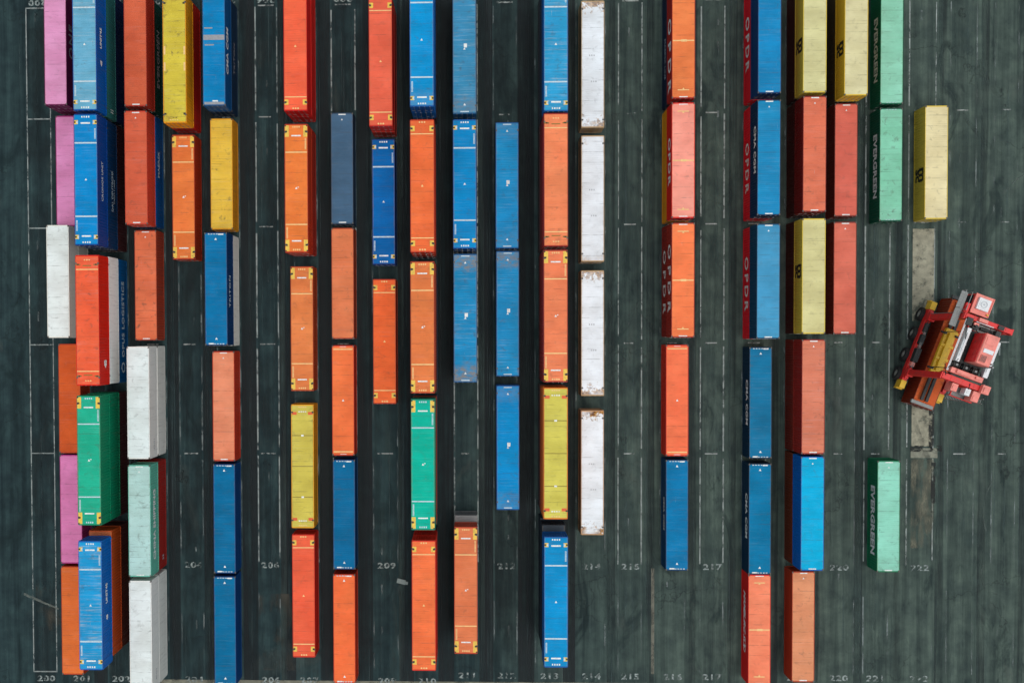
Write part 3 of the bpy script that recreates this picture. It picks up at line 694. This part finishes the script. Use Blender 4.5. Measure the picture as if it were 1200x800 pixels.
# ------------------------------------------------------------------ straddle carrier with a box in its grip
RED = plain('carrier_red', (222,36,34), .45, 0, .45, 1.5)
RED2 = plain('carrier_pale_red', (240,138,124), .5, 0, .45, 1.5)
CYEL = plain('carrier_yellow', (232,184,36), .45, 0, .3, 2)
CWHT = plain('carrier_white', (226,228,228), .4, 0, .2, 1.5)
CGRY = plain('carrier_grey', (138,142,140), .6, .2, .35, 2)
CDRK = plain('carrier_dark_steel', (46,50,50), .55, .3, .3, 2)
TYRE = plain('tyre_rubber_black', (26,27,28), .8, 0, .3, 4)
GLASS = plain('cab_glass', (30,44,52), .08, 0, .05, 2)
RIM = plain('wheel_rim', (170,168,160), .5, .2, .4, 4)
CX, CY, CA = 50.75, -2.05, -R(20.8)
car = empty('straddle_carrier', (CX, CY, 0), CA, 'tall red straddle carrier with yellow bumpers carrying a container across the empty right lanes', 'straddle carrier')
def part(name, mat, fn, parent=car, bevel=.03, label=None):
    mb = MB(); fn(mb); o = obj(name, mb.mesh(name), parent, mat, bevel=bevel)
    if label: o['label'] = label
    return o
G = 2.17
for sv in (-1, 1):
    sill = part('wheel_girder', RED, lambda m: (m.box(sv*G-.27,-4.1,1.35,sv*G+.27,4.1,2.15), [m.cbox(sv*G, u, 1.1, .34, .55, .7) for u in (-3.5,-1.25,1.25,3.5)], m.box(sv*G-.2,-3.9,2.15,sv*G+.2,-2.6,2.5), m.box(sv*G-.2,2.6,2.15,sv*G+.2,3.9,2.45)))
    for su in (-1, 1):
        part('bumper', CYEL, lambda m: (m.box(sv*G-.30, min(su*4.11,su*5.0), 1.0, sv*G+.30, max(su*4.11,su*5.0), 2.25), m.box(sv*G-.36, min(su*5.0,su*5.12), 1.0, sv*G+.36, max(su*5.0,su*5.12), 1.7)))
    part('side_equipment', CDRK, lambda m: (m.box(sv*G-.25,-1.9,2.16,sv*G+.3,-.4,2.9), m.box(sv*G-.22,.1,2.16,sv*G+.25,1.2,2.7), m.cyl((sv*G,1.5,2.45),(sv*G,2.5,2.45),.26), m.cyl((sv*(G+.1),-3.6,2.6),(sv*(G+.1),3.6,2.6),.05,8)))
    for u in (-3.5,-1.25,1.25,3.5):
        wv = sv*(G+.10)
        wh = part('wheel', TYRE, lambda m: m.ring((wv+sv*.28,u,.78),(1,0,0),.78,.40,.52), bevel=0)
        part('rim', RIM, lambda m: (m.cyl((wv+sv*.06,u,.78),(wv+sv*.46,u,.78),.41,18), m.cyl((wv+sv*.46,u,.78),(wv+sv*.52,u,.78),.16,12)), wh, 0)
    for su in (-1, 1):
        part('leg', RED, lambda m: (m.box(sv*(G+.02)-.26, su*3.2-.30, 2.16, sv*(G+.02)+.26, su*3.2+.30, 10.2), m.box(sv*(G+.02)-.34, su*3.2-.42, 2.5, sv*(G+.02)+.34, su*3.2+.42, 3.1)))
for su, vr, wd_ in ((1, 2.40, .24), (-1, 2.05, .29)):
    part('cross_beam', RED, lambda m: (m.box(-2.45, su*3.2-wd_, 10.21, vr, su*3.2+wd_, 10.95), m.box(-2.58, su*3.2-.36, 10.3, -2.44, su*3.2+.36, 10.86), m.box(vr-.02, su*3.2-.32, 10.25, vr+.16, su*3.2+.32, 10.9), [m.box(v, su*3.2-wd_-.03, 10.2, v+.08, su*3.2+wd_+.03, 10.97) for v in (-1.6, -.4, .8, 1.7)]))
part('hoist_beam', RED2, lambda m: (m.box(-2.0,-2.66,10.5,1.35,-2.14,11.25), m.box(-1.5,-2.58,11.25,.0,-2.22,11.55), m.box(.5,-2.5,11.25,1.1,-2.25,11.5)))
part('end_block', RED2, lambda m: (m.box(1.45,-3.62,10.96,2.25,-2.75,11.5), m.box(1.6,-3.5,11.5,2.0,-3.0,11.62)))
for v0, v1, u0, u1 in ((-1.9,-1.52,-1.45,2.1),(1.2,1.68,-2.05,1.75)):
    part('longitudinal_beam', CWHT, lambda m: (m.box(v0,u0,10.5,v1,u1,11.2), [m.box(v0-.03,u,10.46,v1+.03,u+.06,11.24) for u in (u0+.3,u0+1.1,(u0+u1)/2,u1-1.0,u1-.3)], m.box(v0+.1,u0+.5,11.21,v0+.2,u1-.5,11.3)))
part('deck', CDRK, lambda m: (m.box(-1.45,-2.1,10.18,1.15,2.1,10.26), [m.box(-1.4,-2.0+.3*k,10.261,1.1,-1.97+.3*k,10.29) for k in range(14)]), bevel=0)
part('platform', CGRY, lambda m: (m.box(-1.45,2.15,10.25,1.75,2.9,10.33), [m.box(-1.4+.25*k,2.2,10.331,-1.37+.25*k,2.85,10.36) for k in range(12)]), bevel=0)
eng = part('machine_house', RED2, lambda m: (m.box(-.70,-1.15,10.4,.72,1.95,12.7), m.box(-.66,-1.1,12.7,.68,1.9,12.76), m.box(-.5,-.95,12.76,.1,-.2,12.9)))
part('side_cover', RED, lambda m: (m.box(-.76,-1.1,10.5,-.705,1.9,12.6), [m.box(-.80,u,10.8,-.761,u+.55,12.3) for u in (-1.0,-.3,.4,1.1)], [m.box(-.83,u,11.4,-.80,u+.08,11.7) for u in (-.6,.1,.8,1.5)]), eng, 0)
part('roof_hatch', CWHT, lambda m: (m.box(-.45,.05,12.765,.55,.45,12.84),), eng, .01)
part('roof_hatch', RED2, lambda m: (m.box(-.5,.9,12.765,.55,1.7,12.82),), eng, .01)
part('grille', CDRK, lambda m: [m.box(-.45+.09*k,-.9,12.90,-.41+.09*k,-.25,12.92) for k in range(6)], eng, 0)
part('exhaust', CGRY, lambda m: (m.cyl((.85,-1.1,10.3),(.85,-1.1,13.2),.10), m.cyl((.85,-.8,10.3),(.85,-.8,12.9),.08), m.cyl((.95,-.4,10.3),(.95,1.2,10.6),.12)), eng, 0)
for v in (-1.55, -.55, .45):
    part('hoist_drum', CDRK, lambda m: (m.cyl((v-.28,-1.75,10.7),(v+.28,-1.75,10.7),.30,18), m.ring((v-.30,-1.75,10.7),(1,0,0),.42,.16,.07,18), m.ring((v+.30,-1.75,10.7),(1,0,0),.42,.16,.07,18)), bevel=0)
    part('drum_cap', CGRY, lambda m: (m.cyl((v-.36,-1.75,10.7),(v-.335,-1.75,10.7),.12,12), m.cbox(v,-1.75,11.05,.2,.2,.08)), bevel=0)
# cab hung off the front of the frame
cab = part('cab', RED, lambda m: (m.box(-1.95,3.8,7.5,-.10,5.75,8.3), m.box(-1.95,3.8,9.85,-.10,5.75,10.25), [m.cbox(x,u,9.07,.12,.12,1.56) for x in (-1.89,-.16) for u in (3.86,5.69)]))
part('window', GLASS, lambda m: (m.box(-1.88,3.87,8.30,-.17,5.68,9.85),), cab, 0)
part('cab_roof', RED2, lambda m: (m.box(-2.0,3.75,10.25,-.05,5.8,10.33), m.box(-2.0,3.75,10.33,-1.9,5.8,10.42), m.box(-.15,3.75,10.33,-.05,5.8,10.42)), cab)
part('air_conditioner', CWHT, lambda m: (m.box(-1.65,4.25,10.34,-.42,5.45,10.66), m.box(-1.5,4.4,10.66,-.6,5.3,10.70)), cab)
part('fan', PALEG, lambda m: (m.ring((-1.05,4.85,10.72),(0,0,1),.34,.27,.05,20), m.cyl((-1.05,4.85,10.70),(-1.05,4.85,10.73),.1)), cab, 0)
part('beacon', CYEL, lambda m: (m.cyl((-.3,4.0,10.43),(-.3,4.0,10.62),.09),), cab, 0)
part('access_walkway', CGRY, lambda m: (m.box(-3.3,1.9,9.9,-2.62,5.6,9.98), [m.box(-3.3,2.0+.3*k,9.981,-2.62,2.03+.3*k,10.01) for k in range(12)], m.bar((-3.28,1.9,10.9),(-3.28,5.6,10.9),.05), m.bar((-2.64,3.7,10.9),(-2.64,5.6,10.9),.05), [m.bar((x,u,9.9),(x,u,10.9),.05) for x in (-3.28,-2.64) for u in (3.75,5.6)]), bevel=0)
part('control_cabinet', RED, lambda m: (m.box(-2.5,3.6,8.6,-2.05,4.6,10.2), m.box(-2.45,3.7,10.2,-2.15,4.3,10.4)))
part('hydraulic_block', CDRK, lambda m: (m.box(-1.45,2.2,10.37,-.85,2.85,10.95), m.cyl((-.5,2.5,10.6),(.7,2.5,10.6),.17), m.box(.95,2.25,10.37,1.4,2.8,11.0), m.cyl((-1.2,2.5,10.95),(-1.2,2.5,11.25),.14), m.box(-2.3,2.3,10.96,-1.7,3.1,11.2), m.box(.9,3.0,10.96,1.5,3.38,11.15)), bevel=.01)
part('valve_block', RED2, lambda m: (m.box(-1.2,3.05,10.96,-.3,3.4,11.3), m.box(-1.5,2.55,11.0,-1.0,2.8,11.2)), bevel=.01)
part('hydraulic_hose', DARKM, lambda m: [m.cyl(p, q, .045, 8) for p, q in (((-2.2,2.4,11.1),(-1.9,1.2,11.35)),((-1.9,1.2,11.35),(-1.5,.2,11.0)),((-1.0,2.2,10.8),(-.4,1.7,11.2)),((.2,2.9,11.0),(1.0,1.9,10.8)),((-2.3,-2.4,11.0),(-1.7,-1.2,11.2)),((1.0,-1.6,10.7),(1.6,-2.6,11.0)),((-2.2,-3.1,11.0),(-2.5,-2.0,10.6)),((.4,-3.1,11.02),(.5,-3.9,10.8)))], bevel=0)
part('pipe_bundle', CWHT, lambda m: (m.cyl((-1.3,2.95,11.0),(.5,2.95,11.05),.05,8), m.cyl((-2.3,2.9,11.0),(-2.3,-2.6,11.0),.05,8), m.cyl((-2.2,2.9,11.0),(-2.2,-2.6,11.0),.04,8)), bevel=0)
part('rear_cabinet', RED2, lambda m: (m.box(1.0,-4.65,9.6,1.75,-3.6,11.0), m.box(1.1,-4.55,11.0,1.6,-4.1,11.08)))
part('rear_cabinet', RED2, lambda m: (m.box(-1.25,-4.35,9.6,-.6,-3.56,11.0), m.box(-1.15,-4.2,11.0,-.75,-3.8,11.07)))
part('white_tank', CWHT, lambda m: (m.box(.25,-4.3,9.9,.8,-3.6,10.9), m.cyl((.5,-3.95,10.9),(.5,-3.95,10.98),.12)))
part('rear_beam', RED, lambda m: (m.box(-.6,-4.75,9.4,1.9,-4.66,9.7), m.box(-.45,-4.66,9.4,-.35,-3.54,9.6), m.box(1.75,-4.66,9.4,1.85,-3.54,9.6)))
part('rear_platform', CGRY, lambda m: (m.box(-.55,-4.6,9.35,1.8,-3.6,9.4), [m.box(-.5+.2*k,-4.6,9.401,-.47+.2*k,-3.6,9.43) for k in range(11)]), bevel=0)
part('ladder', CGRY, lambda m: (m.bar((2.55,-4.0,2.2),(2.55,-4.0,10.3),.06), m.bar((2.55,-4.5,2.2),(2.55,-4.5,10.3),.06), [m.bar((2.55,-4.5,2.5+.35*k),(2.55,-4.0,2.5+.35*k),.035) for k in range(22)]), bevel=0)
for sv in (-1, 1):
    part('junction_box', RED2, lambda m: (m.box(sv*G-.2,-2.45,2.16,sv*G+.2,-2.0,2.75), m.box(sv*G-.15,1.4,2.16,sv*G+.22,2.4,2.35), m.box(sv*G-.12,-.2,2.16,sv*G+.2,.0,2.6)), bevel=.02)
    part('cable_tray', CGRY, lambda m: (m.box(sv*(G+.02)-.34,3.52,2.6,sv*(G+.02)-.22,3.56,10.0), m.box(sv*G+.28,-3.4,1.9,sv*G+.36,3.4,2.0), [m.cyl((sv*G+.1*k-.1,-2.6,2.75),(sv*G+.1*k-.1,2.4,2.62),.03,6) for k in range(3)]), bevel=0)
# spreader on chains, locked on the box
spr = part('spreader', CYEL, lambda m: (m.box(-.62,-2.6,3.32,.62,2.6,3.75), [m.box(-.7,u,3.75,.7,u+.3,3.95) for u in (-2.4,-.9,.6,2.1)], m.box(-.25,-2.2,3.95,.25,2.2,4.05)))
for su in (-1, 1):
    part('telescopic_arm', CDRK, lambda m: (m.box(-.42,min(su*2.61,su*5.6),3.36,-.12,max(su*2.61,su*5.6),3.66), m.box(.12,min(su*2.61,su*5.6),3.36,.42,max(su*2.61,su*5.6),3.66)), spr, .01)
    part('end_beam', CDRK if su > 0 else CGRY, lambda m: (m.box(-1.22,su*6.0-.18,3.22,1.22,su*6.0+.18,3.52),), spr, .02)
for sv in (-1, 1):
    for u in (-2.0, 2.0):
        part('hoist_chain', CDRK, lambda m: (m.cyl((sv*1.0,u,3.7),(sv*1.0,u,10.2),.045,8), m.cbox(sv*.8,u,3.85,.6,.2,.25)), spr, 0)
cc = Vector((50.98,-2.3,0))
container(40, cc.x, cc.y, .30, (206,92,46), (120,40,18), 'g40', 'rust orange container gripped under the straddle carrier', 'short shipping containers stacked in the yard', wear=.1, stain=0.55, rz=CA)

# ------------------------------------------------------------------ camera (drone, looking almost straight down)
cam = bpy.data.cameras.new('camera'); co = bpy.data.objects.new('camera', cam); COL.objects.link(co)
Rm = Matrix(((0.999532454530886, 0.0022749639591768934, 0.0304909310852725), (-0.002961068872831522, 0.9997430043819593, 0.022475703781283385), (-0.03043196363353405, -0.02255548111475555, 0.9992823153949484)))
co.matrix_world = Matrix.Translation((0, 0, 112.70578558)) @ Rm.to_4x4()
cam.sensor_width = 36; cam.sensor_fit = 'HORIZONTAL'; cam.lens = 1168.42860554719/1200*36
cam.shift_x = (600-517.7251307735286)/1200; cam.shift_y = (418.4357794471699-400)/1200
cam.clip_end = 3000; cam.clip_start = 1
S.camera = co

# ------------------------------------------------------------------ daylight: bright overcast, soft sun from the right
EL, AZ = 80, 125      # elevation; azimuth clockwise from +Y
wd = bpy.data.worlds.new('World'); S.world = wd; wd.use_nodes = True; t = NT(wd.node_tree)
sky = t.n('ShaderNodeTexSky'); sky.sky_type = 'NISHITA'; sky.sun_disc = False; sky.sun_elevation = R(EL); sky.sun_rotation = R(AZ)
sky.air_density = 1.0; sky.dust_density = 3.0; sky.ozone_density = 1.0
hs = t.n('ShaderNodeHueSaturation'); hs.inputs['Saturation'].default_value = .48; hs.inputs['Value'].default_value = 1.0; hs.inputs['Hue'].default_value = .455
t.l(sky.outputs[0], hs.inputs['Color'])
bg = wd.node_tree.nodes['Background']; t.l(hs.outputs[0], bg.inputs[0]); bg.inputs[1].default_value = .15
sl = bpy.data.lights.new('sun', 'SUN'); so = bpy.data.objects.new('sun', sl); COL.objects.link(so)
sl.energy = .6; sl.angle = R(24); sl.color = (1., .98, .90)
dv = Vector((math.sin(R(AZ))*math.cos(R(EL)), math.cos(R(AZ))*math.cos(R(EL)), math.sin(R(EL))))
so.rotation_euler = dv.to_track_quat('Z', 'Y').to_euler(); so.location = dv*150
S.view_settings.view_transform = 'Standard'; S.view_settings.look = 'None'; S.view_settings.exposure = .06; S.view_settings.gamma = 1
S.render.engine = 'CYCLES'; S.cycles.max_bounces = 6; S.cycles.transparent_max_bounces = 12
S.cycles.use_denoising = True
